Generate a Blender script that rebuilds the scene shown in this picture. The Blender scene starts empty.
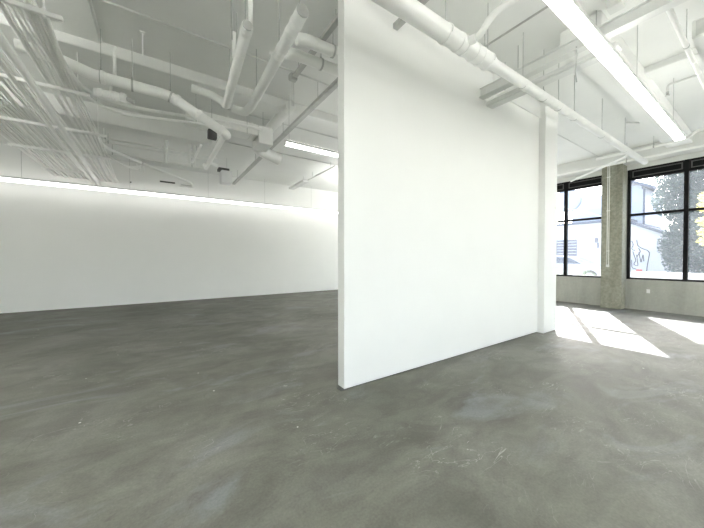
import bpy, bmesh, math, random
from mathutils import Vector, Matrix
random.seed(7)
S = bpy.context.scene
C = S.collection

# ------------------------------------------------------------------ materials
def new_mat(name):
    m = bpy.data.materials.new(name); m.use_nodes = True
    nt = m.node_tree; b = nt.nodes['Principled BSDF']
    return m, nt, b

def noise(nt, scale, detail=4, rough=.55, stretch=None, dist=0, rot=0):
    tc = nt.nodes.new('ShaderNodeTexCoord'); mp = nt.nodes.new('ShaderNodeMapping')
    n = nt.nodes.new('ShaderNodeTexNoise')
    n.inputs['Scale'].default_value = scale; n.inputs['Detail'].default_value = detail
    n.inputs['Roughness'].default_value = rough; n.inputs['Distortion'].default_value = dist
    if stretch: mp.inputs['Scale'].default_value = stretch
    mp.inputs['Rotation'].default_value[2] = rot
    nt.links.new(tc.outputs['Object'], mp.inputs['Vector']); nt.links.new(mp.outputs['Vector'], n.inputs['Vector'])
    return n

def ramp(nt, src, stops):
    r = nt.nodes.new('ShaderNodeValToRGB'); e = r.color_ramp.elements
    while len(e) < len(stops): e.new(.5)
    for k, (p, c) in enumerate(stops):
        e[k].position = p; e[k].color = (*c, 1) if len(c) == 3 else c
    nt.links.new(src, r.inputs['Fac']); return r

def mix(nt, fac, a, b, mode='MIX'):
    x = nt.nodes.new('ShaderNodeMix'); x.data_type = 'RGBA'; x.blend_type = mode
    for s, v in (('Factor', fac), ('A', a), ('B', b)):
        i = [q for q in x.inputs if q.name == s and (q.type == 'RGBA' or (s == 'Factor' and q.type == 'VALUE'))][0]
        if hasattr(v, 'is_linked') or hasattr(v, 'links'): nt.links.new(v, i)
        else: i.default_value = v if s == 'Factor' else (*v, 1)
    return [o for o in x.outputs if o.type == 'RGBA'][0]

def g(v): return (v, v, v)

def bump(nt, b, src, strength, dist=.01):
    n = nt.nodes.new('ShaderNodeBump'); n.inputs['Strength'].default_value = strength
    n.inputs['Distance'].default_value = dist
    nt.links.new(src, n.inputs['Height']); nt.links.new(n.outputs['Normal'], b.inputs['Normal'])

def paint(name, col, rough=.5, var=.03, scale=3, bmp=.05, metallic=0):
    m, nt, b = new_mat(name)
    n = noise(nt, scale, 5)
    r = ramp(nt, n.outputs['Fac'], [(.3, tuple(max(0, c*(1-var)) for c in col)), (.7, tuple(min(1, c*(1+var)) for c in col))])
    nt.links.new(r.outputs['Color'], b.inputs['Base Color'])
    b.inputs['Roughness'].default_value = rough; b.inputs['Metallic'].default_value = metallic
    if bmp:
        n2 = noise(nt, scale*18, 3); bump(nt, b, n2.outputs['Fac'], bmp)
    return m

def emit(name, col, s):
    m, nt, b = new_mat(name)
    b.inputs['Base Color'].default_value = (*col, 1)
    b.inputs['Emission Color'].default_value = (*col, 1); b.inputs['Emission Strength'].default_value = s
    return m

M = {}
M['wall'] = paint('white_wall_paint', (.83, .835, .81), .55, .012, 1.2, .02)
M['ceil'] = paint('ceiling_paint', (.77, .78, .755), .6, .035, .9, .12)
M['pipe'] = paint('white_pipe_paint', (.90, .905, .88), .30, .03, 2.5, .04)
M['duct'] = paint('duct_paint', (.82, .83, .80), .4, .04, 2, .04)
M['steel'] = paint('painted_steel_strut', (.66, .67, .645), .45, .06, 4, .05)
M['channel_shade'] = paint('shaded_channel_grey', (.68, .69, .67), .45, .05, 4, .05)  # even grey puts the shade on channel and trough into their colour
M['rod'] = paint('hanger_steel', (.48, .49, .47), .5, .08, 8, 0)
M['black'] = paint('black_window_metal', (.006, .006, .0065), .6, .2, 5, 0)
M['black'].node_tree.nodes['Principled BSDF'].inputs['Specular IOR Level'].default_value = .2
M['vent'] = paint('dark_grey_louver', (.10, .10, .095), .5, .1, 5, 0)
M['dark'] = paint('dark_opening', (.09, .09, .085), .7, .1, 5, 0)
M['box'] = paint('box_white_plastic', (.78, .79, .78), .4, .02, 5, 0)
M['led'] = emit('led_diffuser', (1, .99, .96), 3.3)
M['led_left'] = emit('led_diffuser_soft', (1, .99, .96), 1.5)
M['led_up'] = emit('led_uplight', (1, .99, .96), 2.2)
M['led_fill_up'] = emit('unseen_fill_uplight', (1, .99, .96), 62)  # ceiling fill glow for the added fixtures out of view

def concrete_floor():
    m, nt, b = new_mat('polished_concrete_floor')
    n1 = noise(nt, .55, 6, .6, (1, 1, 1), .6)
    base = ramp(nt, n1.outputs['Fac'], [(.3, (.092, .094, .077)), (.5, (.123, .125, .106)), (.7, (.165, .167, .149))])
    n2 = noise(nt, 3.1, 9, .72, (1, 1.35, 1), .7, .6)
    c2 = ramp(nt, n2.outputs['Fac'], [(.32, g(.82)), (.52, g(1.0)), (.70, g(1.13))])
    col = mix(nt, 1.0, base.outputs['Color'], c2.outputs['Color'], 'MULTIPLY')
    # broad trowel sweeps
    n3 = noise(nt, 1.3, 7, .66, (1, 1.9, 1), 1.0, -.55)
    c3 = ramp(nt, n3.outputs['Fac'], [(.38, g(.80)), (.6, g(1.10))])
    col = mix(nt, .9, col, c3.outputs['Color'], 'MULTIPLY')
    # bluish pale worn patches
    n4 = noise(nt, .8, 6, .6, (1, 2.0, 1), .8, .3)
    f4 = ramp(nt, n4.outputs['Fac'], [(.56, g(0)), (.68, g(.55))])
    col = mix(nt, f4.outputs['Color'], col, (.19, .20, .21))
    # fine speckle
    n5 = noise(nt, 60, 3, .6)
    c5 = ramp(nt, n5.outputs['Fac'], [(.3, g(.88)), (.7, g(1.10))])
    col = mix(nt, 1.0, col, c5.outputs['Color'], 'MULTIPLY')
    # pale scuffs: thin warped noise iso-lines, masked
    n6 = noise(nt, 1.7, 3, .5, (1, 2.5, 1), 2.2, .5)
    l6 = ramp(nt, n6.outputs['Fac'], [(.492, g(0)), (.5, g(1)), (.508, g(0))])
    n7 = noise(nt, 1.1, 4, .6)
    k7 = ramp(nt, n7.outputs['Fac'], [(.50, g(0)), (.62, g(.5))])
    f = mix(nt, 1.0, l6.outputs['Color'], k7.outputs['Color'], 'MULTIPLY')
    col = mix(nt, f, col, (.40, .41, .39))
    # dark scratches
    n8 = noise(nt, 1.3, 2, .5, (2.4, 1, 1), 1.5, -.3)
    l8 = ramp(nt, n8.outputs['Fac'], [(.494, g(0)), (.5, g(1)), (.506, g(0))])
    n9 = noise(nt, 1.6, 4, .6, None, 0, 1)
    k9 = ramp(nt, n9.outputs['Fac'], [(.52, g(0)), (.64, g(.5))])
    f2 = mix(nt, 1.0, l8.outputs['Color'], k9.outputs['Color'], 'MULTIPLY')
    col = mix(nt, f2, col, (.07, .07, .06))
    # white paint specks
    v = nt.nodes.new('ShaderNodeTexVoronoi'); v.inputs['Scale'].default_value = 2.6
    tc = nt.nodes.new('ShaderNodeTexCoord'); nt.links.new(tc.outputs['Object'], v.inputs['Vector'])
    fv = ramp(nt, v.outputs['Distance'], [(.0, g(1)), (.022, g(1)), (.03, g(0))])
    col = mix(nt, fv.outputs['Color'], col, (.50, .51, .48))
    nt.links.new(col, b.inputs['Base Color'])
    rr = ramp(nt, n2.outputs['Fac'], [(.3, g(.5)), (.7, g(.7))])
    nt.links.new(rr.outputs['Color'], b.inputs['Roughness'])
    b.inputs['Specular IOR Level'].default_value = .16
    bump(nt, b, n2.outputs['Fac'], .12, .02)
    return m
M['floor'] = concrete_floor()

def concrete(name, lo, hi, sc, stretch, speck=.0, rough=.8):
    m, nt, b = new_mat(name)
    n1 = noise(nt, sc, 8, .65, stretch, .3)
    base = ramp(nt, n1.outputs['Fac'], [(.3, lo), (.7, hi)])
    n2 = noise(nt, 14, 6, .7)
    c2 = ramp(nt, n2.outputs['Fac'], [(.32, g(1-speck)), (.5, g(1)), (.68, g(1+speck))])
    col = mix(nt, 1.0, base.outputs['Color'], c2.outputs['Color'], 'MULTIPLY')
    nt.links.new(col, b.inputs['Base Color']); b.inputs['Roughness'].default_value = rough
    bump(nt, b, n2.outputs['Fac'], .35, .02)
    return m
M['knee'] = concrete('grey_concrete_wall', (.30, .305, .27), (.46, .465, .42), .9, (1, 1.6, .35), .06)
M['column'] = concrete('rough_concrete_column', (.20, .20, .155), (.38, .38, .31), 1.6, (1, 1, .35), .28, .85)
M['street'] = concrete('sunlit_pavement', (.40, .40, .39), (.48, .48, .47), .6, None, .05)
M['white_ext'] = concrete('white_stucco', (.50, .52, .54), (.58, .59, .61), .7, None, .03)
M['blue_ext'] = concrete('pale_blue_siding', (.34, .38, .46), (.40, .44, .52), .7, (1, 1, .2), .03)
M['sign'] = concrete('pale_sign_face', (.30, .34, .41), (.36, .40, .47), 2, None, .03)
M['eave'] = concrete('slate_eave', (.07, .085, .12), (.10, .115, .15), 1, None, .05)
M['shutter'] = paint('grey_shutter', (.16, .16, .19), .6, .05, 3, 0)
M['ink'] = paint('graffiti_paint', (.05, .05, .065), .6, .05, 3, 0)
M['red'] = paint('red_spray_paint', (.65, .12, .10), .6, .05, 3, 0)
M['bark'] = concrete('bark', (.10, .085, .07), (.2, .17, .14), 4, (1, 1, .2), .2)
M['car'] = paint('silver_car_paint', (.42, .45, .50), .25, .01, 1, 0, .6)
M['carglass'] = paint('car_glass', (.05, .06, .08), .08, .05, 1, 0)
M['tyre'] = paint('tyre_rubber', (.03, .03, .03), .8, .1, 5, 0)

def leafmat(name, a, b_):
    m, nt, b = new_mat(name)
    n = noise(nt, 1.6, 4, .6)
    r = ramp(nt, n.outputs['Fac'], [(.35, a), (.65, b_)])
    out = nt.nodes['Material Output']
    tr = nt.nodes.new('ShaderNodeBsdfTranslucent'); mx = nt.nodes.new('ShaderNodeMixShader')
    mx.inputs[0].default_value = .35
    nt.links.new(r.outputs['Color'], b.inputs['Base Color']); nt.links.new(r.outputs['Color'], tr.inputs['Color'])
    nt.links.new(b.outputs[0], mx.inputs[1]); nt.links.new(tr.outputs[0], mx.inputs[2])
    nt.links.new(mx.outputs[0], out.inputs['Surface']); b.inputs['Roughness'].default_value = .5
    return m
M['leaf'] = leafmat('grey_green_leaves', (.04, .075, .065), (.08, .125, .105))
M['leaf_y'] = leafmat('yellow_leaves', (.50, .46, .10), (.70, .64, .22))
M['leaf_s'] = leafmat('pale_shrub_leaves', (.12, .17, .09), (.22, .28, .16))

def glass():
    m = bpy.data.materials.new('window_glass'); m.use_nodes = True; nt = m.node_tree
    nt.nodes.clear()
    out = nt.nodes.new('ShaderNodeOutputMaterial')
    t = nt.nodes.new('ShaderNodeBsdfTransparent'); t.inputs['Color'].default_value = (.97, .985, 1, 1)
    gl = nt.nodes.new('ShaderNodeBsdfGlossy'); gl.inputs['Roughness'].default_value = .02
    tl = nt.nodes.new('ShaderNodeBsdfTranslucent'); tl.inputs['Color'].default_value = (.86, .92, 1, 1)
    m1 = nt.nodes.new('ShaderNodeMixShader'); m1.inputs[0].default_value = .035
    m2 = nt.nodes.new('ShaderNodeMixShader')
    n = noise(nt, 1.5, 4, .6)
    r = ramp(nt, n.outputs['Fac'], [(.3, g(.012)), (.7, g(.02))])    # dusty film
    nt.links.new(r.outputs['Color'], m2.inputs[0])
    nt.links.new(t.outputs[0], m1.inputs[1]); nt.links.new(gl.outputs[0], m1.inputs[2])
    nt.links.new(m1.outputs[0], m2.inputs[1]); nt.links.new(tl.outputs[0], m2.inputs[2])
    nt.links.new(m2.outputs[0], out.inputs['Surface'])
    return m
M['glass'] = glass()

# ------------------------------------------------------------------ mesh helpers
def obj(name, bm, m, parent=None, loc=None, smooth=False):
    me = bpy.data.meshes.new(name)
    bmesh.ops.recalc_face_normals(bm, faces=bm.faces)
    if smooth:
        for f in bm.faces: f.smooth = len(f.verts) <= 4
    bm.to_mesh(me); bm.free()
    me.materials.append(M[m] if isinstance(m, str) else m)
    o = bpy.data.objects.new(name, me); C.objects.link(o)
    if parent: o.parent = parent
    return o

def tag(o, label=None, cat=None, group=None, kind=None):
    if label: o['label'] = label
    if cat: o['category'] = cat
    if group: o['group'] = group
    if kind: o['kind'] = kind
    return o

def empty(name, loc=(0, 0, 0)):
    o = bpy.data.objects.new(name, None); C.objects.link(o); o.empty_display_size = .1
    o.location = loc
    return o

def box(bm, x0, x1, y0, y1, z0, z1, bev=0):
    b = bm if not bev else bmesh.new()
    v = [b.verts.new(p) for p in ((x0,y0,z0),(x1,y0,z0),(x1,y1,z0),(x0,y1,z0),(x0,y0,z1),(x1,y0,z1),(x1,y1,z1),(x0,y1,z1))]
    for q in ((0,3,2,1),(4,5,6,7),(0,1,5,4),(1,2,6,5),(2,3,7,6),(3,0,4,7)): b.faces.new([v[i] for i in q])
    if bev:
        bmesh.ops.bevel(b, geom=b.edges[:], offset=bev, segments=2, affect='EDGES')
        me = bpy.data.meshes.new('t'); b.to_mesh(me); b.free(); bm.from_mesh(me); bpy.data.meshes.remove(me)
    return bm

def B(*a, bev=0): return box(bmesh.new(), *a, bev=bev)

def fillet(pts, r, n=6):
    pts = [Vector(p) for p in pts]
    if r <= 0 or len(pts) < 3: return pts
    out = [pts[0]]
    for i in range(1, len(pts)-1):
        a, p, b = pts[i-1], pts[i], pts[i+1]
        u = a-p; w = b-p
        rr = min(r, u.length*.48, w.length*.48)
        A = p+u.normalized()*rr; D = p+w.normalized()*rr
        for k in range(n+1):
            t = k/n; out.append(A*(1-t)**2+p*2*t*(1-t)+D*t*t)
    out.append(pts[-1]); return out

def tube(bm, pts, r, seg=12, bend=0, caps=True):
    pts = fillet(pts, bend)
    rs = r if isinstance(r, (list, tuple)) else [r]*len(pts)
    rings = []; nrm = None
    for i, p in enumerate(pts):
        d = (pts[min(i+1, len(pts)-1)]-pts[max(i-1, 0)])
        d.normalize()
        if nrm is None:
            nrm = d.cross(Vector((0, 0, 1)))
            if nrm.length < 1e-3: nrm = d.cross(Vector((1, 0, 0)))
        nrm = nrm-d*nrm.dot(d); nrm.normalize(); bn = d.cross(nrm)
        rings.append([bm.verts.new(p+(nrm*math.cos(a)+bn*math.sin(a))*rs[i]) for a in [2*math.pi*k/seg for k in range(seg)]])
    for a, b in zip(rings, rings[1:]):
        for k in range(seg): bm.faces.new((a[k], a[(k+1) % seg], b[(k+1) % seg], b[k]))
    if caps:
        bm.faces.new(rings[0][::-1]); bm.faces.new(rings[-1])
    return bm

def T(pts, r, seg=12, bend=0): return tube(bmesh.new(), [Vector(p) for p in pts], r, seg, bend)

CEIL = 4.6
def pipe(name, pts, r, label, cat='pipe', bend=0, m='pipe', group=None, seg=14, couplings=(), hangers=(), rod_top=CEIL, axis='x', rod_r=.006, cr=1.14):
    """a pipe thing: run, couplings and hanger rods as children"""
    p0 = Vector(pts[0])
    o = obj(name, T(pts, r, seg, bend), m, smooth=True)
    tag(o, label, cat, group)
    L = [Vector(p) for p in pts]
    def at(t, ax):
        i = 'xyz'.index(ax)
        for a, b in zip(L, L[1:]):
            lo, hi = min(a[i], b[i]), max(a[i], b[i])
            if lo <= t <= hi and hi-lo > 1e-4:
                f = (t-a[i])/(b[i]-a[i]); return a.lerp(b, f), (b-a).normalized()
        return L[0], (L[1]-L[0]).normalized()
    for t in couplings:
        rr = r
        if isinstance(t, tuple): t, rr = t
        p, d = at(t, axis)
        bm = tube(bmesh.new(), [p-d*.03, p-d*.022, p+d*.022, p+d*.03], [rr*1.02, rr*cr, rr*cr, rr*1.02], 16)
        obj('pipe_coupling', bm, m, o, smooth=False)
    for t in hangers:
        p, d = at(t, axis)
        bm = bmesh.new()
        tube(bm, [p-d*.012, p+d*.012], r*1.12, 16)
        tube(bm, [p+Vector((0, 0, r)), Vector((p.x, p.y, rod_top))], rod_r, 6)
        tube(bm, [p+Vector((0, 0, r)), p+Vector((0, 0, r+.035))], rod_r*2.2, 6)
        obj('hanger_rod', bm, 'rod', o)
    return o

def struct(name, bm, m): return tag(obj(name, bm, m), kind='structure')

# ------------------------------------------------------------------ shell
XW, YB, XL, YF = 11.6, 11.8, -6.2, -4.6
struct('floor', B(XL-.2, XW+.25, YF-.2, YB+.2, -.12, 0), 'floor')
struct('ceiling', B(XL-.2, XW+.25, YF-.2, YB+.2, CEIL, CEIL+.15), 'ceil')
struct('wall_back', B(XL-.2, XW+.25, YB, YB+.2, 0, CEIL), 'wall')
struct('wall_left', B(XL-.2, XL, YF, YB, 0, CEIL), 'wall')
SILL, TR, GT, HD = .875, 2.77, 3.81, 4.10
bays = [(-1.95, 2.63, [1.47, .33, -.81]), (3.13, 7.5, [4.20, 5.28, 6.36]), (8.0, 11.5, [9.15, 10.3]), (-4.4, -2.45, [-3.4])]
struct('wall_right', B(XW, XW+.25, YF, YB, 0, SILL), 'knee')
struct('wall_right_header', B(XW, XW+.25, YF, YB, HD, CEIL), 'ceil')
bm = bmesh.new()
for a, b in ((YF, -4.4), (-2.45, -1.95), (2.63, 3.13), (7.5, 8.0), (11.5, YB)): box(bm, XW, XW+.25, a, b, SILL, HD)
struct('wall_right_piers', bm, 'knee')
# front wall behind the camera; its windows are added for fill daylight
fill_bays = [(-5.4, -1.2, [-4.0, -2.6]), (-.7, 3.9, [.8, 2.3])]
struct('wall_front', B(XL, XW, YF-.2, YF, 0, SILL), 'knee')
struct('wall_front_header', B(XL, XW, YF-.2, YF, HD, CEIL), 'ceil')
bm = bmesh.new()
for a, b in ((XL, -5.4), (-1.2, -.7), (3.9, XW)): box(bm, a, b, YF-.2, YF, SILL, HD)
struct('wall_front_piers', bm, 'wall')
n = 1
for k, (a, b, mull) in enumerate(bays+fill_bays):
    w = empty(f'window_{n}', (XW+.06, (a+b)/2, SILL)); tag(w, kind='structure'); n += 1
    off = Vector(w.location)
    def loc(o): o.matrix_parent_inverse = Matrix.Translation(-off); return o
    f = bmesh.new(); x0, x1 = XW+.02, XW+.11
    box(f, x0, x1, a, b, SILL, SILL+.055); box(f, x0, x1, a, b, HD-.035, HD)
    box(f, x0, x1, a, a+.07, SILL, HD); box(f, x0, x1, b-.07, b, SILL, HD)
    box(f, x0, x1, a, b, GT-.02, GT+.045)
    loc(obj('window_frame', f, 'black', w))
    for y in mull: loc(obj('mullion', B(x0-.012, x1, y-.042, y+.042, SILL, HD), 'black', w))
    e = [a+.07]+[v for y in sorted(mull) for v in (y-.042, y+.042)]+[b-.07]
    for y0, y1 in zip(e[::2], e[1::2]):
        loc(obj('transom', B(x0+.005, x1+.02, y0, y1, TR-.033, TR+.033), 'black', w))
        loc(obj('pane', B(XW+.07, XW+.074, y0, y1, SILL+.055, TR-.025), 'glass', w))
        loc(obj('pane', B(XW+.07, XW+.074, y0, y1, TR+.025, GT-.02), 'glass', w))
        # ventilator head: black panel with a grey outlined louver
        v = loc(obj('vent_panel', B(XW+.05, XW+.10, y0, y1, GT+.045, HD-.035), 'black', w))
        r = bmesh.new(); za, zb, xa, xb = GT+.06, HD-.05, XW+.035, XW+.05
        box(r, xa, xb, y0+.03, y1-.03, za, za+.022); box(r, xa, xb, y0+.03, y1-.03, zb-.022, zb)
        box(r, xa, xb, y0+.03, y0+.055, za+.022, zb-.022); box(r, xa, xb, y1-.055, y1-.03, za+.022, zb-.022)
        loc(obj('louver_rim', r, 'vent', w))
    if k >= len(bays):
        w.location = ((a+b)/2, YF-.06, SILL); w.rotation_euler[2] = -math.pi/2  # added windows, unseen, turned onto the front wall
# concrete columns at the window wall, white above
for (a, b) in ((2.64, 3.12), (7.52, 7.98), (-2.43, -1.97)):
    struct('concrete_column', B(11.2, XW, a, b, 0, 4.24, bev=.012), 'column')
struct('edge_beam', B(11.15, XW, YF, YB, 4.24, CEIL), 'ceil')
# partition
struct('partition_wall', B(1.75, 6.37, 2.77, 2.905, 0.012, CEIL), 'wall')
struct('partition_track', B(1.765, 6.37, 2.783, 2.892, 0, .012), 'dark')
struct('partition_column', B(6.37, 6.915, 2.655, 3.10, 0, 4.30, bev=.006), 'wall')
struct('header_beam', B(6.365, 6.95, 2.66, 3.12, 4.30, CEIL), 'wall')
struct('header_beam', B(4.72, 6.365, 2.748, 2.77, 4.30, CEIL), 'wall')
# concrete ceiling beams
struct('ceiling_beam', B(XL, 6.0, 5.47, 5.80, 4.43, CEIL, bev=.01), 'ceil')
struct('ceiling_beam', B(XL, 1.1, 7.71, 8.02, 4.24, CEIL, bev=.01), 'ceil')
struct('ceiling_beam', B(4.62, 11.15, 1.31, 1.76, 4.38, CEIL, bev=.01), 'ceil')
struct('ceiling_beam', B(6.60, 6.9, YF, 1.31, 4.50, CEIL, bev=.01), 'ceil')
# floor-level painted joint on the slab soffit
struct('ceiling_step', B(-6.2, -.66, YF, 5.47, 4.555, CEIL), 'ceil')

# ------------------------------------------------------------------ LED lights
def led(name, x0, x1, y, z, w, h, label, ws, mat='led', up='led_up'):
    t = empty(name, ((x0+x1)/2, y, z)); tag(t, label, 'ceiling light')
    inv = Matrix.Translation(-Vector(t.location))
    def a(o): o.matrix_parent_inverse = inv; return o
    a(obj('housing', B(x0, x1, y-w/2-.006, y+w/2+.006, z, z+.045, bev=.003), 'steel', t))
    if up: a(obj('uplight_lens', B(x0+.02, x1-.02, y-w/2+.005, y+w/2-.005, z+.0455, z+.05), up, t))
    a(obj('diffuser', B(x0+.004, x1-.004, y-w/2, y+w/2, z-h, z-.0005), mat, t))
    a(obj('end_cap', B(x0-.008, x0, y-w/2-.006, y+w/2+.006, z-h, z+.045), 'box', t))
    a(obj('end_cap', B(x1, x1+.008, y-w/2-.006, y+w/2+.006, z-h, z+.045), 'box', t))
    for x in ws: a(obj('suspension_wire', T([(x, y, z+.045), (x, y, 4.554 if x < -.67 and y < 5.47 else CEIL-.001)], .004, 6), 'rod', t))
    return t
led('linear_light', -1.4, 8.0, 1.10, 3.70, .115, .03, 'long suspended linear LED light running diagonally over the window side of the room', (-.9, 1.4, 3.1, 5.2, 7.4))
led('linear_light', 2.03, 10.5, 5.29, 3.69, .07, .05, 'glowing linear light beyond the duct elbow, disappearing behind the partition edge', (2.1, 4.3, 6.4, 9), 'led', 'led_up')
led('linear_light', 5.7, 10.6, 8.7, 3.70, .115, .03, 'added unseen linear light over the far room, hidden behind the partition', (6, 10), 'led', 'led_fill_up')  # out of view, added to brighten the back wall and far ceiling
led('linear_light', -5.9, -3.3, 6.4, 3.30, .115, .03, 'added unseen fill light over the wall side bay beyond the conduit rack', (-5.6, -3.6), 'led', None)  # out of view, added to lift the left side
led('linear_light', -6.1, 11.3, 11.36, 3.60, .06, .10, 'very long thin glowing linear light along the top of the back wall', (-5, -3, -.7, 1.5, 3.5, 5.5, 7.5, 9.5), 'led_left', False)
led('linear_light', -5.5, 9.0, -3.09, 3.70, .115, .03, 'added unseen long fill light in a parallel row behind the camera', (-5, -2, 1, 4, 8), 'led', 'led_fill_up')  # unseen row added for fill from behind
led('linear_light', -5.8, -2.2, 1.1, 3.40, .115, .03, 'added unseen fill light in the wall side bay, left of the camera', (-5.4, -2.8), 'led', 'led_fill_up')  # unseen, added to brighten the left ceiling
led('linear_light', -5.8, -3.0, 4.2, 3.30, .115, .03, 'added unseen fill light in the wall side bay, beside the conduit rack', (-5.4, -3.3), 'led', 'led_fill_up')  # also unseen, added as more ceiling fill near the rack

# ------------------------------------------------------------------ conduit rack
for k, (y, xa, xb, lab) in enumerate(((4.0, -2.6, -.76, 'nearest white trapeze bar, cut by the top left corner of the photo'),
                           (5.65, -2.6, -.80, 'second trapeze bar from the camera under the conduits'),
                           (7.34, -2.6, -.80, 'middle trapeze bar of five, under the dense conduit bundle'),
                           (8.95, -2.55, -.90, 'fourth trapeze bar from the camera, where conduits peel off to the right'),
                           (10.8, -2.5, -1.5, 'farthest short trapeze bar close to the back wall'))):
    rt = 4.43 if k == 1 else CEIL-.001
    t = obj('trapeze_support', B(xa, xb, y-.022, y+.022, 3.835, 3.88, bev=.004), 'pipe')
    tag(t, lab, 'conduit support', 'trapeze supports of the conduit rack')
    for x in (xa+.05, xb-.13):
        obj('threaded_rod', T([(x, y, 3.80), (x, y, rt)], .007, 6), 'pipe', t)
        obj('rod_nut', T([(x, y, 3.815), (x, y, 3.835)], .016, 6), 'pipe', t)

def wig(x, amp=.02, xe=None):
    xe = x if xe is None else xe
    out = []; y = 1.6; ph = random.random()*6
    while y < YB:
        f = max(0, (y-4.0)/7.8)
        out.append((x+(xe-x)*f+amp*math.sin(y*.9+ph)*min(1, f*3), y, 0)); y += .8
    out.append((xe, YB, 0)); return out
# three thicker / brighter ones hung below the bars
pipe('conduit', [(-1.34, 1.6, 3.76), (-1.34, 5.8, 3.76), (-1.40, 8.5, 3.76), (-1.48, YB, 3.76)], .042, 'thick bright conduit slung under the trapeze bars, running to the back wall', 'conduit')
pipe('conduit', [(-1.50, 1.6, 3.77), (-1.51, 6.3, 3.77), (-1.60, YB, 3.77)], .030, 'second thick conduit beside the brightest one under the bars, slightly thinner', 'conduit')
pipe('conduit', [(-2.50, 1.6, 3.925), (-2.49, 8.4, 3.925), (-2.46, YB, 3.925)], .045, 'outermost wide conduit on the wall side of the rack', 'conduit')
special = [(-1.22, .022, 'bright conduit in the rack three places in from its inner edge'),
           (-1.13, .016, 'slim conduit between two brighter ones in the rack'),
           (-1.045, .021, 'bright conduit in the rack next to the one that bends away')]
for x, r, lab in special:
    q = [(a, b, 3.88+r) for a, b, _ in wig(x, .012, x-.06)]
    pipe('conduit', q, r, lab, 'conduit', seg=10)
xs = [-2.385+.06*i for i in range(18)]
proto = None
for i, x in enumerate(xs):
    lv = i % 2
    r = (.013, .020, .016, .013, .023)[i % 5]
    q = [(a, b, 3.88+r+0) for a, b, _ in wig(x, .018, x+.02*(i % 3-1))]
    pipe('conduit', q, r, 'thin white conduit in the dense bundle carried on the trapeze bars', 'conduit', group='thin conduits in the dense rack bundle', seg=8)
for i, x in enumerate((-1.17, -1.085, -.985, -.945, -.905)):
    q = [(a, b, 3.891) for a, b, _ in wig(x, .02, x-.10)]
    pipe('conduit', q[3:], .011, 'thin conduit near the inner edge of the rack, fanning slightly apart', 'conduit', group='thin conduits at the inner rack edge', seg=8)
# bending conduits
pipe('conduit', [(-.86, 2.2, 3.945), (-.92, 4.15, 3.945), (-.97, 5.0, 3.945), (-.90, 5.55, 3.945), (-.76, 5.78, 3.945), (-.52, 5.88, 3.945), (-.2, 5.90, 3.945), (.16, 5.83, 3.945), (1.02, 5.62, 3.945), (1.66, 5.55, 3.945)],
     .026, 'upper of two white conduits sweeping off the rack toward the duct', 'conduit', bend=.3)
pipe('conduit', [(-.93, 5.1, 3.90), (-.90, 5.55, 3.90), (-.84, 5.84, 3.90), (-.70, 6.03, 3.89), (-.46, 6.12, 3.885), (-.16, 6.02, 3.88), (.2, 5.93, 3.88), (.56, 5.78, 3.87), (1.14, 5.66, 3.87)],
     .020, 'lower of two white conduits sweeping off the rack toward the duct', 'conduit', bend=.3)
pipe('conduit', [(-1.0, 2.2, 3.955), (-1.02, 4.9, 3.955), (-1.07, 6.1, 3.955), (-1.10, 6.75, 3.955), (-.99, 7.35, 3.955), (-1.0, 7.8, 3.955), (-.97, 8.42, 3.955), (-.34, 9.25, 3.955)],
     .030, 'conduit that jogs at the middle bar then turns diagonally away from the rack', 'conduit', bend=.25, cr=1.3)
pipe('conduit', [(-.31, 9.29, 3.945), (.86, 10.55, 3.905), (.93, 10.62, 3.86)], .036, 'short straight diagonal pipe below the ceiling near the back wall', 'conduit')
b0 = obj('pull_box', B(.60, .95, 10.62, 10.72, 3.77, 3.87, bev=.005), 'duct'); tag(b0, 'flat box at the far end of the diagonal pipe', 'electrical box')
obj('slot', B(.63, .92, 10.612, 10.621, 3.80, 3.82), 'rod', b0)
for i in range(4):
    d = .05*i
    pipe('sagging_cable', [(-1.0+d*.3, 8.5+d, 3.88), (-.80+d, 8.72+d*.5, 3.76-d*.5), (-.55+d, 8.95, 3.73-d*.4), (-.33, 9.24, 3.88)], .008,
         'thin cable sagging under the diagonal conduit beside the rack', 'cable', group='sagging cables under the diagonal conduit', bend=.15, seg=6)
for i in range(3):
    x = -.75+.12*i
    pipe('hanging_cable_end', [(-.42+.07*i, 9.15+.06*i, 3.885), (-.42+.07*i, 9.15+.06*i, 3.885-.17)], .010, 'short wire end dropping below the diagonal conduit joint', 'cable', group='wire ends below the conduit joint', seg=6)

# ------------------------------------------------------------------ pipes of the left room
wp = pipe('water_pipe', [(-1.4, 5.19, 4.065), (-1.15, 5.19, 4.065), (-.70, 5.19, 3.955), (.12, 5.19, 3.95), (.26, 5.19, 3.905), (.95, 5.18, 3.56), (.975, 5.24, 3.55)], .074,
     'thick white pipe crossing below the ceiling beam, its end slanting down to an elbow', 'pipe', bend=.05,
     couplings=(-.6, .26, .55, .88), hangers=(-.62, -.28, .18), axis='x', rod_top=4.6, rod_r=.005)
obj('lower_run', T([(.95, 5.2, 3.56), (.94, 6.4, 3.56), (.93, 7.4, 3.56), (.93, 7.6, 3.68)], .046, 16), 'pipe', wp, smooth=True)
pipe('vertical_pipe', [(-.48, 5.26, 4.0), (-.48, 5.26, 4.45)], .022, 'bright short vertical pipe standing on the long white crossing pipe', 'pipe', couplings=(4.43,), axis='z')
v = pipe('valve', [(-.72, 5.42, 3.83), (-.36, 5.37, 3.83)], .055, 'fat cylindrical valve fitting hanging under the crossing pipe', 'valve', couplings=(-.66, -.5, -.40))
obj('valve_stem', T([(-.54, 5.4, 3.87), (-.54, 5.4, 4.02)], .02, 8), 'pipe', v)
obj('valve_outlet', T([(-.36, 5.37, 3.82), (-.27, 5.36, 3.79)], .028, 10), 'rod', v)

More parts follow.
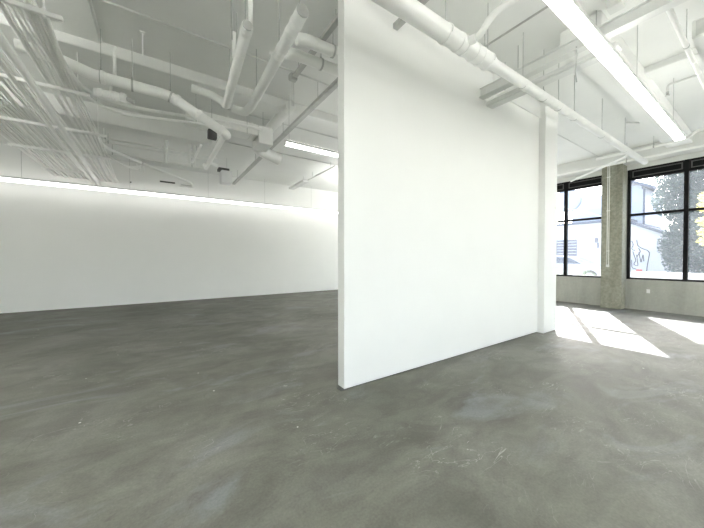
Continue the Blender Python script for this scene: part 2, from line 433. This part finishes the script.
def duct_pipe(name, pts, r, bands, lab, ax='y'):
    o = pipe(name, pts, r, lab, 'duct', bend=.1, m='duct', couplings=bands, axis=ax, seg=20, cr=1.07); return o
o = duct_pipe('round_pipe', [(.79, 3.12, 3.9), (.915, 4.93, 3.9), (.90, 5.02, 3.98), (.72, 5.10, 4.10), (.45, 5.12, 4.12)], .058, (3.2, 4.0, 4.7), 'narrower of two parallel round white pipes coming toward the camera')
for y in (3.3, 3.9, 4.6): obj('hanger_rod', T([(.80+(y-3.1)*.069, y, 3.95), (.80+(y-3.1)*.069, y, CEIL)], .006, 6), 'rod', o)
obj('pipe_hollow_shade', T([(.789, 3.105, 3.9), (.79, 3.125, 3.9)], .05, 16), 'rod', o)  # grey disc stands in for the shade inside the open end
o = duct_pipe('round_pipe', [(1.19, 2.64, 3.9), (1.25, 4.75, 3.9), (1.22, 5.0, 3.91), (1.12, 5.10, 3.96), (1.05, 5.13, 3.98)],   .064, (2.8, 2.95, 3.25, 3.4, 4.4), 'wider of two parallel round white pipes coming toward the camera')
for y in (2.72, 3.35, 4.4): obj('hanger_rod', T([(1.19+(y-2.64)*.028, y, 3.96), (1.19+(y-2.64)*.028, y, CEIL)], .006, 6), 'rod', o)
obj('pipe_hollow_shade', T([(1.189, 2.625, 3.9), (1.19, 2.645, 3.9)], .062, 16), 'rod', o)  # shaded hollow of the wider pipe, put in as a grey disc
pipe('riser_pipe', [(.84, 3.2, 3.95), (.84, 3.2, CEIL)], .024, 'vertical riser from the near end of the narrower round pipe to the ceiling', 'pipe', couplings=(4.2,), axis='z')
pipe('riser_pipe', [(.80, 3.8, 3.96), (.80, 3.8, 4.27)], .024, 'short vertical stub standing on the middle of the narrower round pipe', 'pipe')
for k, (x, y) in enumerate(((.70, 3.45), (.74, 3.62))):
    pipe('drop_rod', [(x, y, 4.05), (x, y, 4.599)], .007, 'thin drop rod close beside the narrower round pipe', 'hanger rod', m='rod', group='thin drop rods by the narrower round pipe', seg=6)
pipe('branch_pipe', [(.75, 6.62, 3.79), (.69, 7.75, 3.74)], .024, 'short bright pipe beyond the slanting pipe, parallel to its far run', 'pipe')
pipe('pipe_outlet', [(.95, 7.0, 3.57), (1.05, 7.15, 3.60), (1.13, 7.22, 3.6)], .03, 'small capped outlet sticking out of the slanting pipe far run', 'pipe')
pipe('vertical_pipe', [(.18, 8.12, 3.72), (.18, 8.12, 4.6)], .045, 'single vertical pipe dropping behind the rear ceiling beam', 'pipe', m='duct')
pipe('vertical_pipe', [(.66, 8.10, 3.80), (.66, 8.10, 4.6)], .035, 'left one of a close pair of vertical pipes behind the rear beam', 'pipe', m='duct')
pipe('vertical_pipe', [(.77, 8.10, 3.78), (.77, 8.10, 4.6)], .03, 'right one of a close pair of vertical pipes behind the rear beam', 'pipe', m='duct')
for k, (y, z) in enumerate(((8.5, 4.42), (8.9, 4.30), (9.4, 4.36), (10.2, 4.32))):
    pipe('thin_conduit', [(-1.6, y, z), (1.5-.1*k, y, z)], .014, ('first', 'second', 'third', 'fourth')[k]+' thin conduit behind the rear ceiling beam, counted from the beam', 'conduit', m='duct', hangers=(-1.0, .9), seg=8)
# ceiling-hugging conduits
pipe('ceiling_conduit', [(-.66, 4.57, 4.578), (5.5, 4.55, 4.578)], .013, 'thin straight conduit on the ceiling crossing above the two round pipes', 'conduit', m='steel', seg=8)
pipe('ceiling_conduit', [(-.645, 1.0, 4.575), (-.645, 5.46, 4.575)], .016, 'thin bright conduit on the ceiling beside the rack, ending at the first beam', 'conduit', seg=8)
pipe('ceiling_conduit', [(1.1, 6.45, 4.58), (11.1, 6.45, 4.58)], .013, 'thin ceiling conduit passing behind the steel strut above the short light', 'conduit', m='steel', seg=8)
pipe('ceiling_conduit', [(1.1, 8.3, 4.58), (11.1, 8.3, 4.58)], .013, 'far thin ceiling conduit beyond the duct elbow', 'conduit', m='steel', seg=8)
pipe('ceiling_conduit', [(6.95, 3.19, 4.58), (11.15, 3.19, 4.58)], .012, 'thin ceiling conduit beside the partition column heading to the windows', 'conduit', m='steel', seg=8)
# round ducts over the partition
def rd(x0, x1, y, z, r, lab, bands):
    o = pipe('round_duct', [(x0, y+.02, z-.02), (x0+.12, y, z), (x1, y-.1, z)], r, lab, 'duct', bend=.05, m='duct', couplings=bands, seg=20, hangers=(x0+.5,), cr=1.05); return o
rd(1.44, 4.2, 3.36, 4.22, .07, 'nearer of two round ducts passing over the partition end', (1.62, 1.70))
rd(1.42, 4.2, 3.66, 4.21, .07, 'farther of two round ducts passing over the partition end', (1.60,))
# steel struts
def strut(name, x, y0, y1, z, w, h, lab, hang=(), m='rod'):
    bm = bmesh.new(); t = .006
    box(bm, x-w/2, x+w/2, y0, y1, z-h/2, z-h/2+t); box(bm, x-w/2, x-w/2+t, y0, y1, z-h/2+t, z+h/2)
    box(bm, x+w/2-t, x+w/2, y0, y1, z-h/2+t, z+h/2)
    o = obj(name, bm, m); tag(o, lab, 'steel strut')
    for y in hang: obj('hanger_rod', T([(x, y, z-h/2+t), (x, y, CEIL)], .007, 6), 'rod', o)
    return o
strut('steel_strut', 2.36, 2.95, 11.4, 4.25, .085, .06, 'long grey steel strut running past the boxy duct toward the back wall', (3.3, 4.6, 6.3, 8.5, 10.8))
strut('steel_strut', 1.87, 2.95, 4.45, 4.45, .07, .05, 'short grey steel strut seen between the two round ducts', (3.15, 4.3))
strut('steel_strut', 4.66, 7.9, 9.9, 4.40, .03, .03, 'slender strut leading to the flat fixture near the back wall', (8.2, 9.5))
fx = obj('flat_fixture', B(4.50, 4.72, 9.95, 11.4, 4.33, 4.42, bev=.006), 'steel'); tag(fx, 'flat grey rectangular fixture under the ceiling near the back wall', 'ceiling fixture')
for y in (10.2, 11.2): obj('hanger_rod', T([(4.61, y, 4.42), (4.61, y, CEIL)], .006, 6), 'rod', fx)
# boxy duct
t = obj('rectangular_duct', B(.45, 1.72, 6.0, 6.36, 4.0, 4.21, bev=.006), 'duct'); tag(t, 'boxy horizontal air duct leading right into the square plenum box', 'duct')
for x in (.7, 1.15, 1.6): obj('duct_flange', B(x-.012, x+.012, 5.985, 6.375, 3.985, 4.225), 'duct', t)
for x in (.6, 1.5): obj('hanger_rod', T([(x, 5.99, 3.98), (x, 5.99, CEIL)], .006, 6), 'rod', t)
t = obj('plenum_box', B(1.735, 2.03, 6.0, 6.50, 3.86, 4.21, bev=.008), 'duct'); tag(t, 'square white plenum box at the end of the boxy duct', 'duct box')
obj('hanger_rod', T([(1.88, 6.2, 4.21), (1.88, 6.2, CEIL)], .006, 6), 'rod', t)
bm = bmesh.new(); pp = fillet([(1.90, 6.5, 4.0), (1.92, 6.72, 3.98), (2.20, 6.84, 3.94), (2.50, 6.86, 3.88)], .2, 10)
fine = []
for a, b in zip(pp, pp[1:]):
    m_ = max(1, int((b-a).length/.018))
    fine += [a.lerp(b, k/m_) for k in range(m_)]
tube(bm, fine, [.125+(.006 if i % 2 else 0)+.04*max(0, (i/len(fine)-.6)) for i in range(len(fine))], 20)
t = obj('flexible_duct_elbow', bm, 'pipe', smooth=True); tag(t, 'bright ribbed round duct elbow curling out below the plenum box', 'duct')
obj('duct_collar', T([(1.90, 6.502, 4.0), (1.90, 6.55, 3.995)], .142, 20), 'duct', t)
bm = T([(2.16, 5.35, 4.44), (2.13, 6.9, 4.44)], .105, 22)
t = obj('round_duct', bm, 'duct', smooth=True); tag(t, 'short fat round duct lying beside the long steel strut, above the elbow', 'duct')
for y in (5.5, 6.1): obj('duct_band', T([(2.155, y-.015, 4.44), (2.155, y+.015, 4.44)], .109, 22), 'duct', t)
t = obj('terminal_box', B(1.62, 1.92, 9.5, 9.85, 3.80, 4.17, bev=.01), 'box'); tag(t, 'white box hanging under the ceiling toward the back wall', 'duct box')
obj('box_opening', B(1.55, 1.85, 9.52, 9.8, 4.172, 4.24), 'dark', t)
obj('hanger_rod', T([(1.8, 9.65, 4.24), (1.8, 9.65, CEIL)], .006, 6), 'rod', t)
t = obj('junction_box', B(-.74, -.66, YB-.06, YB-.001, 3.88, 3.98, bev=.005), 'box'); tag(t, 'small square junction box on the back wall above the long light', 'electrical box')
obj('cover', B(-.725, -.685, YB-.064, YB-.059, 3.915, 3.955), 'dark', t)
obj('drop_wire', T([(-.70, YB-.03, 3.88), (-.70, YB-.03, 3.70)], .006, 6), 'pipe', t)
obj('conduit_stub', T([(-.70, YB-.03, 3.98), (-.70, YB-.03, 4.3)], .011, 8), 'pipe', t)
t = obj('slot_diffuser', B(.08, .52, YB-.012, YB-.001, 4.07, 4.12), 'dark'); tag(t, 'dark narrow slot on the upper back wall', 'vent')
# cable box below the slanting pipe
t = obj('cable_box', B(.78, .93, 5.86, 5.98, 3.70, 3.86, bev=.008), 'dark'); tag(t, 'small dark box tucked under the slanting white pipe', 'electrical box')
obj('hanger_rod', T([(.85, 5.92, 3.86), (.85, 5.92, CEIL)], .005, 6), 'rod', t)
# clamp node with two wires
t = obj('hanger_clamp', B(1.80, 1.92, 4.46, 4.56, 4.40, 4.50, bev=.01), 'rod'); tag(t, 'small dark hanger clamp at the near ceiling by the short strut end', 'hanger')
obj('clamp_wire', T([(1.84, 4.5, 4.42), (1.84, 4.5, 3.98)], .005, 6), 'rod', t); obj('clamp_wire', T([(1.88, 4.53, 4.42), (1.88, 4.53, 4.0)], .005, 6), 'rod', t)
for (x, y, lab) in ((-.15, 4.95, 'thin paired drop wires between the ceiling conduit and the first beam'), (1.45, 4.35, 'lone thin drop rod right of the wider round pipe')):
    t = obj('drop_rod', T([(x, y, 4.28), (x, y, CEIL)], .008, 6), 'pipe'); tag(t, lab, 'hanger rod')
    obj('rod_plate', B(x-.03, x+.03, y-.03, y+.03, CEIL-.012, CEIL-.001), 'pipe', t)

# ------------------------------------------------------------------ pipes over the window side
P = tag(obj('drain_pipe', bmesh_ := tube(bmesh.new(), [Vector(p) for p in ((-1.5, 2.06, 3.9), (2.5, 2.05, 3.9), (3.38, 2.045, 3.9), (3.48, 2.04, 3.9), (10.1, 1.98, 3.9))], [.092, .092, .092, .062, .062], 22), 'pipe', smooth=True),
        'big white pipe running over the partition side to the windows, with many ring couplings', 'pipe')
for x, r in ((2.58, .092), (2.80, .092), (2.90, .092), (3.08, .092), (3.20, .092), (3.36, .092), (4.10, .062), (4.22, .062), (4.30, .062), (4.66, .062), (5.0, .062), (5.18, .062), (5.6, .062), (5.95, .062), (6.3, .062), (7.6, .062), (8.5, .062), (8.7, .062), (9.3, .062)):
    p = Vector((x, 2.045-.009*(x-3.4) if x > 3.4 else 2.05, 3.9))
    bm = tube(bmesh.new(), [p-Vector((.022, 0, 0)), p-Vector((.016, 0, 0)), p+Vector((.016, 0, 0)), p+Vector((.022, 0, 0))], [r*1.01, r*1.10, r*1.10, r*1.01], 22)
    obj('pipe_coupling', bm, 'pipe', P)
for x in (2.57, 3.36, 4.20, 4.80, 5.3, 5.9, 7.2, 8.6):
    y = 2.045-.009*max(0, x-3.4); r = .092 if x < 3.4 else .062
    bm = T([(x, y, 3.9+r), (x, y, CEIL)], .006, 6); tube(bm, [Vector((x, y, 3.9+r-.01)), Vector((x, y, 3.9+r+.04))], .016, 8)
    tube(bm, [Vector((x-.006, y, 3.9)), Vector((x+.006, y, 3.9))], r*1.05, 20)
    obj('hanger_rod', bm, 'rod', P)
obj('end_cap', T([(10.1, 1.98, 3.9), (10.14, 1.98, 3.9)], .068, 22), 'pipe', P)
obj('tee_fitting', T([(2.88, 2.0, 3.9), (2.90, 1.90, 3.9)], .046, 16), 'pipe', P)
pipe('vent_pipe', [(2.90, 1.93, 3.9), (2.90, 1.84, 3.905), (2.90, 1.72, 4.02), (2.90, -2.5, 4.02)], .036, 'curved grey-white pipe branching up and away from the big pipe', 'pipe', m='duct', bend=.07)
pipe('ceiling_conduit', [(3.70, 2.42, 4.36), (3.74, -2.5, 4.36)], .013, 'thin dark conduit crossing to the long light above the big pipe', 'conduit', m='rod', hangers=(2.3, -.5), axis='y', seg=8)
strut('steel_strut', 2.51, -1.5, 2.77, 4.41, .07, .06, 'steel strut butting into the top of the partition above the big pipe', (1.2,))
# cross channel: web and flanges
bm = bmesh.new()
box(bm, 4.36, 4.375, -3.8, 2.77, 4.09, 4.22); box(bm, 4.31, 4.43, -3.8, 2.77, 4.078, 4.09); box(bm, 4.33, 4.40, -3.8, 2.77, 4.22, 4.23)
t = obj('steel_channel', bm, 'channel_shade'); tag(t, 'long overhead steel beam channel crossing the long light near the ceiling', 'steel beam')
for y in (2.2, .1, -2): obj('hanger_rod', T([(4.39, y, 4.23), (4.39, y, CEIL-.001)], .007, 6), 'rod', t)
bm = B(4.50, 4.68, 1.12, 2.77, 3.985, 4.065, bev=.02)
t = obj('cable_trough', bm, 'channel_shade'); tag(t, 'shorter round-ended trough under the ceiling beside the overhead steel channel', 'cable tray')
for y in (1.35, 2.5): obj('hanger_rod', T([(4.59, y, 4.06), (4.59, y, CEIL)], .006, 6), 'rod', t)
pipe('small_pipe', [(4.40, 2.70, 4.03), (4.42, 2.25, 4.03)], .020, 'short bright pipe stub beside the round-ended trough at the partition top', 'pipe')
pipe('dangling_cable', [(4.33, 1.47, 4.12), (4.32, 1.46, 4.0), (4.34, 1.48, 3.82), (4.33, 1.46, 3.68)], .007, 'dark loose cable dangling from the steel channel beside the long light', 'cable', m='rod', seg=6, bend=.05)
pipe('sprinkler_pipe', [(4.45, .715, 4.14), (11.1, .715, 4.14)], .026, 'white sprinkler main beyond the long light, running to the windows', 'pipe', couplings=(6.0, 6.42, 8), hangers=(5.5, 9))
t = pipe('sprinkler_branch', [(6.44, .73, 4.12), (6.44, 1.02, 4.12), (6.44, 1.02, 4.02)], .015, 'small bent sprinkler branch with a head pointing down', 'sprinkler', m='steel', bend=.04)
obj('sprinkler_head', T([(6.44, 1.02, 4.02), (6.44, 1.02, 3.97)], .018, 10), 'rod', t); obj('deflector', T([(6.44, 1.02, 3.96), (6.44, 1.02, 3.966)], .028, 12), 'rod', t)
t = obj('supply_duct', B(5.50, 6.2, -3.2, .67, 4.20, 4.42, bev=.006), 'duct'); tag(t, 'boxy duct end hanging by the ceiling at the upper right corner', 'duct')
obj('duct_face_shade', B(5.493, 5.501, -3.15, .64, 4.22, 4.40), 'steel', t)  # darker sheet gives the near face its shade
for y in (.4, -1.5, -3.0): obj('hanger_rod', T([(5.8, y, 4.42), (5.8, y, CEIL)], .006, 6), 'rod', t)
t = obj('ceiling_box', B(4.52, 4.68, 1.10, 1.24, 4.50, CEIL-.001, bev=.006), 'steel'); tag(t, 'small grey box fixed to the ceiling just above the steel channel', 'electrical box')
pipe('offset_pipe', [(10.0, 2.9, 4.20), (10.0, 1.30, 4.20), (10.0, 1.12, 4.34), (10.0, -3.5, 4.34)], .030, 'white pipe with an offset bend close to the window wall ceiling', 'pipe', bend=.06, couplings=(1.9, .9), hangers=(1.8, -1), axis='y')
pipe('straight_pipe', [(10.5, 7.2, 4.10), (10.5, -3.5, 4.10)], .030, 'straight white pipe crossing just above the window heads', 'pipe', couplings=(4.5, 1.8), hangers=(5, 2.4, -.5), axis='y')
pipe('branch_pipe', [(8.85, 2.0, 3.86), (9.1, 2.1, 3.86), (11.0, 3.70, 4.0), (11.2, 3.9, 4.0)], .028, 'diagonal white branch from the big pipe to the left window head', 'pipe', bend=.08, couplings=(10.9,), cr=1.5)
pipe('small_pipe', [(8.3, 1.9, 4.38), (8.9, 1.83, 4.5)], .018, 'tiny bent pipe bracket above the big pipe near the windows', 'pipe', m='steel')
# conduit on concrete column
t = pipe('column_conduit', [(11.185, 2.97, 4.30), (11.185, 2.97, 1.30)], .010, 'pair of thin white conduits running down the rough concrete column', 'conduit', seg=8)
obj('second_conduit', T([(11.185, 2.93, 4.30), (11.185, 2.93, 1.30)], .010, 8), 'pipe', t)
obj('end_box', B(11.15, 11.199, 2.915, 2.985, 1.23, 1.31, bev=.006), 'box', t)
for z in (1.7, 2.9, 3.9): obj('strap', B(11.172, 11.199, 2.91, 2.99, z, z+.02), 'pipe', t)
t = obj('wall_outlet', B(11.585, 11.599, 2.12, 2.19, .50, .61, bev=.003), 'box'); tag(t, 'small white outlet plate on the low wall right of the concrete column', 'outlet')
t = obj('floor_chip', B(1.70, 1.80, 2.76, 2.86, 0, .010, bev=.003), 'dark'); tag(t, 'dark broken chip on the floor at the near foot of the partition', 'debris')

# ------------------------------------------------------------------ outside
GZ = .2
bm = B(XW+.26, 60, -40, 60, GZ-.3, GZ); struct('street', bm, 'street')
t = obj('low_garden_wall', B(13.9, 14.2, -6, 3.05, GZ, 1.02, bev=.02), 'white_ext'); tag(t, 'low white wall outside along the bottom of the right window', 'garden wall', kind='structure')
# white building seen through the left bay
bl = empty('building', (24, 9, GZ)); tag(bl, 'white flat-roofed building across the street behind the parked car', 'building')
inv = Matrix.Translation(-Vector(bl.location))
def part(name, bm, m, par=bl, mi=None):
    o = obj(name, bm, m, par); o.matrix_parent_inverse = inv if mi is None else mi; return o
part('wall', B(24, 25.9, 5.36, 22, GZ, 3.80), 'white_ext'); part('cornice', B(23.85, 25.9, 5.36, 22, 3.80, 3.95), 'eave')
w = part('window', B(23.97, 24.0, 7.98, 9.35, 1.64, 2.78), 'shutter')
wf = bmesh.new()
for z in (1.8, 2.0, 2.2, 2.4, 2.6): box(wf, 23.955, 23.97, 8.0, 9.33, z, z+.03)
o = obj('shutter_slats', wf, 'white_ext', w)
lamp = part('wall_lamp', B(23.86, 24, 6.84, 6.98, 2.5, 2.84, bev=.03), 'shutter'); obj('lamp_drip', B(23.93, 23.998, 6.80, 6.86, 2.15, 2.5), 'shutter', lamp)
# house beyond
b2 = empty('house', (24, 4, GZ)); tag(b2, 'pale house with a low white wing and a blue-grey eave, right of the column', 'building')
i2 = Matrix.Translation(-Vector(b2.location))
bm = bmesh.new()
vs = [(24, 5.33, GZ), (24, 3.3, GZ), (24, 3.3, 2.55), (24, 5.33, 3.62), (31, 5.33, GZ), (31, 3.3, GZ), (31, 3.3, 2.55), (31, 5.33, 3.62)]
v = [bm.verts.new(p) for p in vs]
for q in ((0, 1, 2, 3), (7, 6, 5, 4), (0, 4, 5, 1), (1, 5, 6, 2), (2, 6, 7, 3), (3, 7, 4, 0)): bm.faces.new([v[k] for k in q])
wing = part('wing', bm, 'white_ext', b2, i2)
bm = bmesh.new()
vs = [(23.7, 5.34, 3.64), (23.7, 3.2, 2.51), (23.7, 3.2, 2.68), (23.7, 5.34, 3.81), (31, 5.34, 3.64), (31, 3.2, 2.51), (31, 3.2, 2.68), (31, 5.34, 3.81)]
v = [bm.verts.new(p) for p in vs]
for q in ((0, 1, 2, 3), (7, 6, 5, 4), (0, 4, 5, 1), (1, 5, 6, 2), (2, 6, 7, 3), (3, 7, 4, 0)): bm.faces.new([v[k] for k in q])
part('wing_roof', bm, 'eave', b2, i2)
part('upper_wall', B(26, 31, 5.05, 9, 3.7, 5.95), 'blue_ext', b2, i2)
bm = bmesh.new()
vs = [(25.4, 6.6, 6.95), (25.4, 4.55, 5.80), (25.4, 4.55, 5.98), (25.4, 6.6, 7.15), (31.5, 6.6, 6.95), (31.5, 4.55, 5.80), (31.5, 4.55, 5.98), (31.5, 6.6, 7.15)]
v = [bm.verts.new(p) for p in vs]
for q in ((0, 1, 2, 3), (7, 6, 5, 4), (0, 4, 5, 1), (1, 5, 6, 2), (2, 6, 7, 3), (3, 7, 4, 0)): bm.faces.new([v[k] for k in q])
part('gable_roof', bm, 'eave', b2, i2)
part('gable_wall', B(26.01, 31, 5.2, 6.6, 5.95, 6.25), 'blue_ext', b2, i2)
part('corner_board', B(25.97, 26.02, 5.03, 5.13, 3.7, 5.95), 'eave', b2, i2)
# graffiti strokes on the wing
for k, q in enumerate((((5.20, 2.55), (5.12, 2.3), (5.22, 2.05), (5.05, 1.95)), ((4.98, 2.60), (4.95, 2.25), (4.72, 2.05), (4.50, 1.95), (4.42, 1.8), (4.52, 1.0), (4.55, .5)),
                     ((5.15, 1.9), (5.0, 1.35), (5.12, 1.1), (4.9, 1.0), (4.98, 1.7)), ((4.88, 1.85), (4.78, 1.2), (4.7, 1.75), (4.66, 1.3)), ((5.2, 1.4), (5.18, .9), (5.0, .85)), ((4.9, 2.1), (4.8, 1.9), (4.95, 1.6)))):
    bm = bmesh.new(); pts = fillet([(23.985, y, z) for y, z in q], .12)
    tube(bm, pts, .022, 6); part('graffiti_stroke', bm, 'ink', b2, i2)
part('graffiti_patch', B(23.98, 23.999, 4.72, 5.0, .62, .82, bev=.004), 'red', b2, i2)
# round white water tank / sign disc above the white building
bm = tube(bmesh.new(), [Vector((25.0, 8.95, 5.72)), Vector((25.3, 8.95, 5.72))], .82, 40)
t = obj('round_sign', bm, 'sign'); tag(t, 'large pale round sign standing above the white building roof', 'sign')
obj('sign_post', T([(25.15, 8.95, 3.951), (25.15, 8.95, 4.95)], .06, 10), 'eave', t)
obj('sign_rail', B(24.9, 25.0, 8.4, 9.5, 6.5, 6.56), 'eave', t)

# parked car (side on), profile lofted across its width
def car(cx, cy):
    t = empty('car', (cx, cy, GZ)); tag(t, 'silver car parked across the street outside the left window', 'car')
    mi = Matrix.Translation(Vector((0, 0, 0)))
    prof = [(-2.15, .35), (-2.2, .62), (-2.05, .82), (-1.55, .92), (-1.15, .98), (-.45, 1.38), (.35, 1.45), (1.15, 1.36), (1.75, 1.02), (2.1, .95), (2.18, .6), (2.12, .35)]
    bm = bmesh.new(); rows = []
    for x, inset in ((-.88, .06), (-.82, .0), (.82, .0), (.88, .06)):
        row = []
        for y, z in prof:
            zz = z-inset*(z > .9); sx = x*(1-.16*max(0, z-.92)/.5)
            row.append(bm.verts.new((sx, y*(1-inset*.15), zz)))
        rows.append(row)
    for a, b in zip(rows, rows[1:]):
        for k in range(len(prof)-1): bm.faces.new((a[k], a[k+1], b[k+1], b[k]))
        bm.faces.new((a[-1], a[0], b[0], b[-1]))
    bm.faces.new(rows[0]); bm.faces.new(rows[-1][::-1])
    obj('car_body', bm, 'car', t, smooth=False)
    for s in (-1, 1):
        bm = bmesh.new(); pts = [(-.98, .98), (-.40, 1.31), (.30, 1.37), (1.02, 1.29), (1.45, 1.0)]
        v1 = [bm.verts.new((s*(.885-.14*max(0, z-.92)/.5), y, z)) for y, z in pts]; v2 = [bm.verts.new((s*(.87-.14*max(0, z-.92)/.5), y, z)) for y, z in pts]
        bm.faces.new(v1); bm.faces.new(v2[::-1])
        for k in range(5): bm.faces.new((v1[k], v1[(k+1) % 5], v2[(k+1) % 5], v2[k]))
        obj('side_window', bm, 'carglass', t)
        for y in (-1.35, 1.35):
            w = obj('wheel', T([(s*.72, y, .33), (s*.90, y, .33)], .33, 24), 'tyre', t)
            obj('hubcap', T([(s*.90, y, .33), (s*.915, y, .33)], .2, 16), 'car', w)
    return t
car(19.9, 7.1)

def crown(bm, c, rad, n, s, rng):
    for _ in range(n):
        d = Vector((rng.gauss(0, 1), rng.gauss(0, 1), rng.gauss(0, 1))).normalized()*(rng.random()**.4)
        p = Vector(c)+Vector((d.x*rad[0], d.y*rad[1], d.z*rad[2]))
        a = Vector((rng.gauss(0, 1), rng.gauss(0, 1), rng.gauss(0, .6))).normalized(); b = a.cross(Vector((rng.gauss(0, 1), rng.gauss(0, 1), 1))).normalized()
        L = s*(.7+.6*rng.random()); W = L*.42
        v = [bm.verts.new(q) for q in (p-a*L*.5, p+b*W*.5, p+a*L*.5, p-b*W*.5)]
        bm.faces.new(v)
def tree(name, loc, clumps, leaf, m, lab, trunk_r, h, n, seed, cat='tree'):
    rng = random.Random(seed)
    t = empty(name, loc); tag(t, lab, cat)
    bm = T([(0, 0, 0), (.05, .03, h*.5), (0, .05, h)], [trunk_r, trunk_r*.8, trunk_r*.5], 10)
    for c, r in clumps:
        c = Vector(c); st = Vector((0, .03, min(h*.8, max(.2, c.z*.6))))
        tube(bm, [st, st.lerp(c, .5)+Vector((0, 0, .1)), c], [trunk_r*.4, trunk_r*.28, trunk_r*.12], 6)
    obj('trunk', bm, 'bark', t)
    bm = bmesh.new()
    for c, r in clumps: crown(bm, c, r, int(n*r[0]*r[1]*r[2]) + 30, leaf, rng)
    obj('foliage', bm, m, t)
    return t
tree('leafy_tree', (22.5, 2.2, GZ), [((.2, .55, 2.0), (1.0, 1.15, 1.3)), ((0, 0, 3.2), (1.4, 1.35, 1.6)), ((0, .8, 4.4), (1.2, 1.1, 1.2)), ((0, -1.0, 4.6), (1.3, 1.3, 1.5)), ((0, 0, 1.2), (1.2, 1.5, 1.2)), ((0, .3, 5.6), (1.2, 1.6, 1.1))], .16, 'leaf', 'big grey-green tree outside the right window, behind the low wall', .14, 3.4, 3600, 3)
tree('leafy_tree', (24.5, -2.6, GZ), [((0, 0, 3.2), (1.6, 2.2, 2.0)), ((0, .8, 5.2), (1.5, 1.9, 1.6)), ((0, -1.6, 4.6), (1.5, 1.9, 1.8)), ((0, .2, 1.3), (1.3, 2.6, 1.3))], .18, 'leaf', 'second dark tree farther right behind the yellow leaves', .16, 3.6, 2200, 4)
tree('yellow_tree', (14.7, .75, GZ), [((0, .66, 2.95), (.26, .27, .2)), ((0, .50, 3.3), (.35, .38, .22)), ((0, .64, 2.5), (.28, .26, .16)), ((0, .55, 2.15), (.3, .3, .2)), ((0, .60, 1.85), (.25, .25, .16)), ((0, 0, 2.6), (.4, .5, .6)), ((.1, -.5, 2.9), (.4, .5, .6)), ((0, .2, 3.7), (.3, .35, .3))], .13, 'leaf_y', 'slender tree with bright yellow leaves at the right photo edge', .05, 2.6, 11000, 5)
for k, (x, y, lab) in enumerate(((13.3, 4.25, 'pale leafy shrub below the left window, nearest the column'), (13.5, 5.0, 'pale leafy shrub below the left window, beside the mullion'))):
    tree('shrub', (x, y, GZ), [((0, 0, .75), (.22, .26, .28)), ((0, .15, .55), (.2, .2, .2)), ((0, -.2, .6), (.2, .22, .22))], .07, 'leaf_s', lab, .02, .6, 9000, 10+k, 'shrub')

# ------------------------------------------------------------------ light
W = bpy.data.worlds.new('sky'); S.world = W; W.use_nodes = True; nt = W.node_tree
bg = nt.nodes['Background']; sk = nt.nodes.new('ShaderNodeTexSky'); sk.sky_type = 'NISHITA'
sk.sun_disc = False; sk.sun_elevation = math.radians(33.8); sk.sun_rotation = math.atan2(5.2, 2.34)
sk.air_density = 1.0; sk.dust_density = 2.5; sk.ozone_density = 1.0
hs = nt.nodes.new('ShaderNodeHueSaturation'); hs.inputs['Saturation'].default_value = .55   # softens the blue of the sky
nt.links.new(sk.outputs[0], hs.inputs['Color']); nt.links.new(hs.outputs[0], bg.inputs['Color']); bg.inputs['Strength'].default_value = .42
sl = bpy.data.lights.new('sun', 'SUN'); sl.energy = 8.6; sl.angle = math.radians(.35); sl.color = (1, .98, .95)
so = bpy.data.objects.new('sun', sl); C.objects.link(so)
so.rotation_euler = Vector((5.32, 2.40, 3.79)).to_track_quat('Z', 'Y').to_euler()

# ------------------------------------------------------------------ camera
cam = bpy.data.cameras.new('camera'); co = bpy.data.objects.new('camera', cam); C.objects.link(co)
cam.sensor_width = 36; cam.lens = 290/704*36; cam.shift_y = -1.9/704; cam.clip_start = .05; cam.clip_end = 300
f = Vector((.5566*math.cos(.014), .8308*math.cos(.014), -math.sin(.014)))
co.location = (0, 0, 1.5); co.rotation_euler = f.to_track_quat('-Z', 'Y').to_euler()
S.camera = co
S.view_settings.view_transform = 'Standard'; S.view_settings.look = 'None'
S.view_settings.exposure = 1.55; S.view_settings.gamma = 1.0; S.view_settings.use_curve_mapping = False
S.cycles.max_bounces = 12; S.cycles.diffuse_bounces = 8; S.cycles.transparent_max_bounces = 16
S.cycles.sample_clamp_indirect = 8
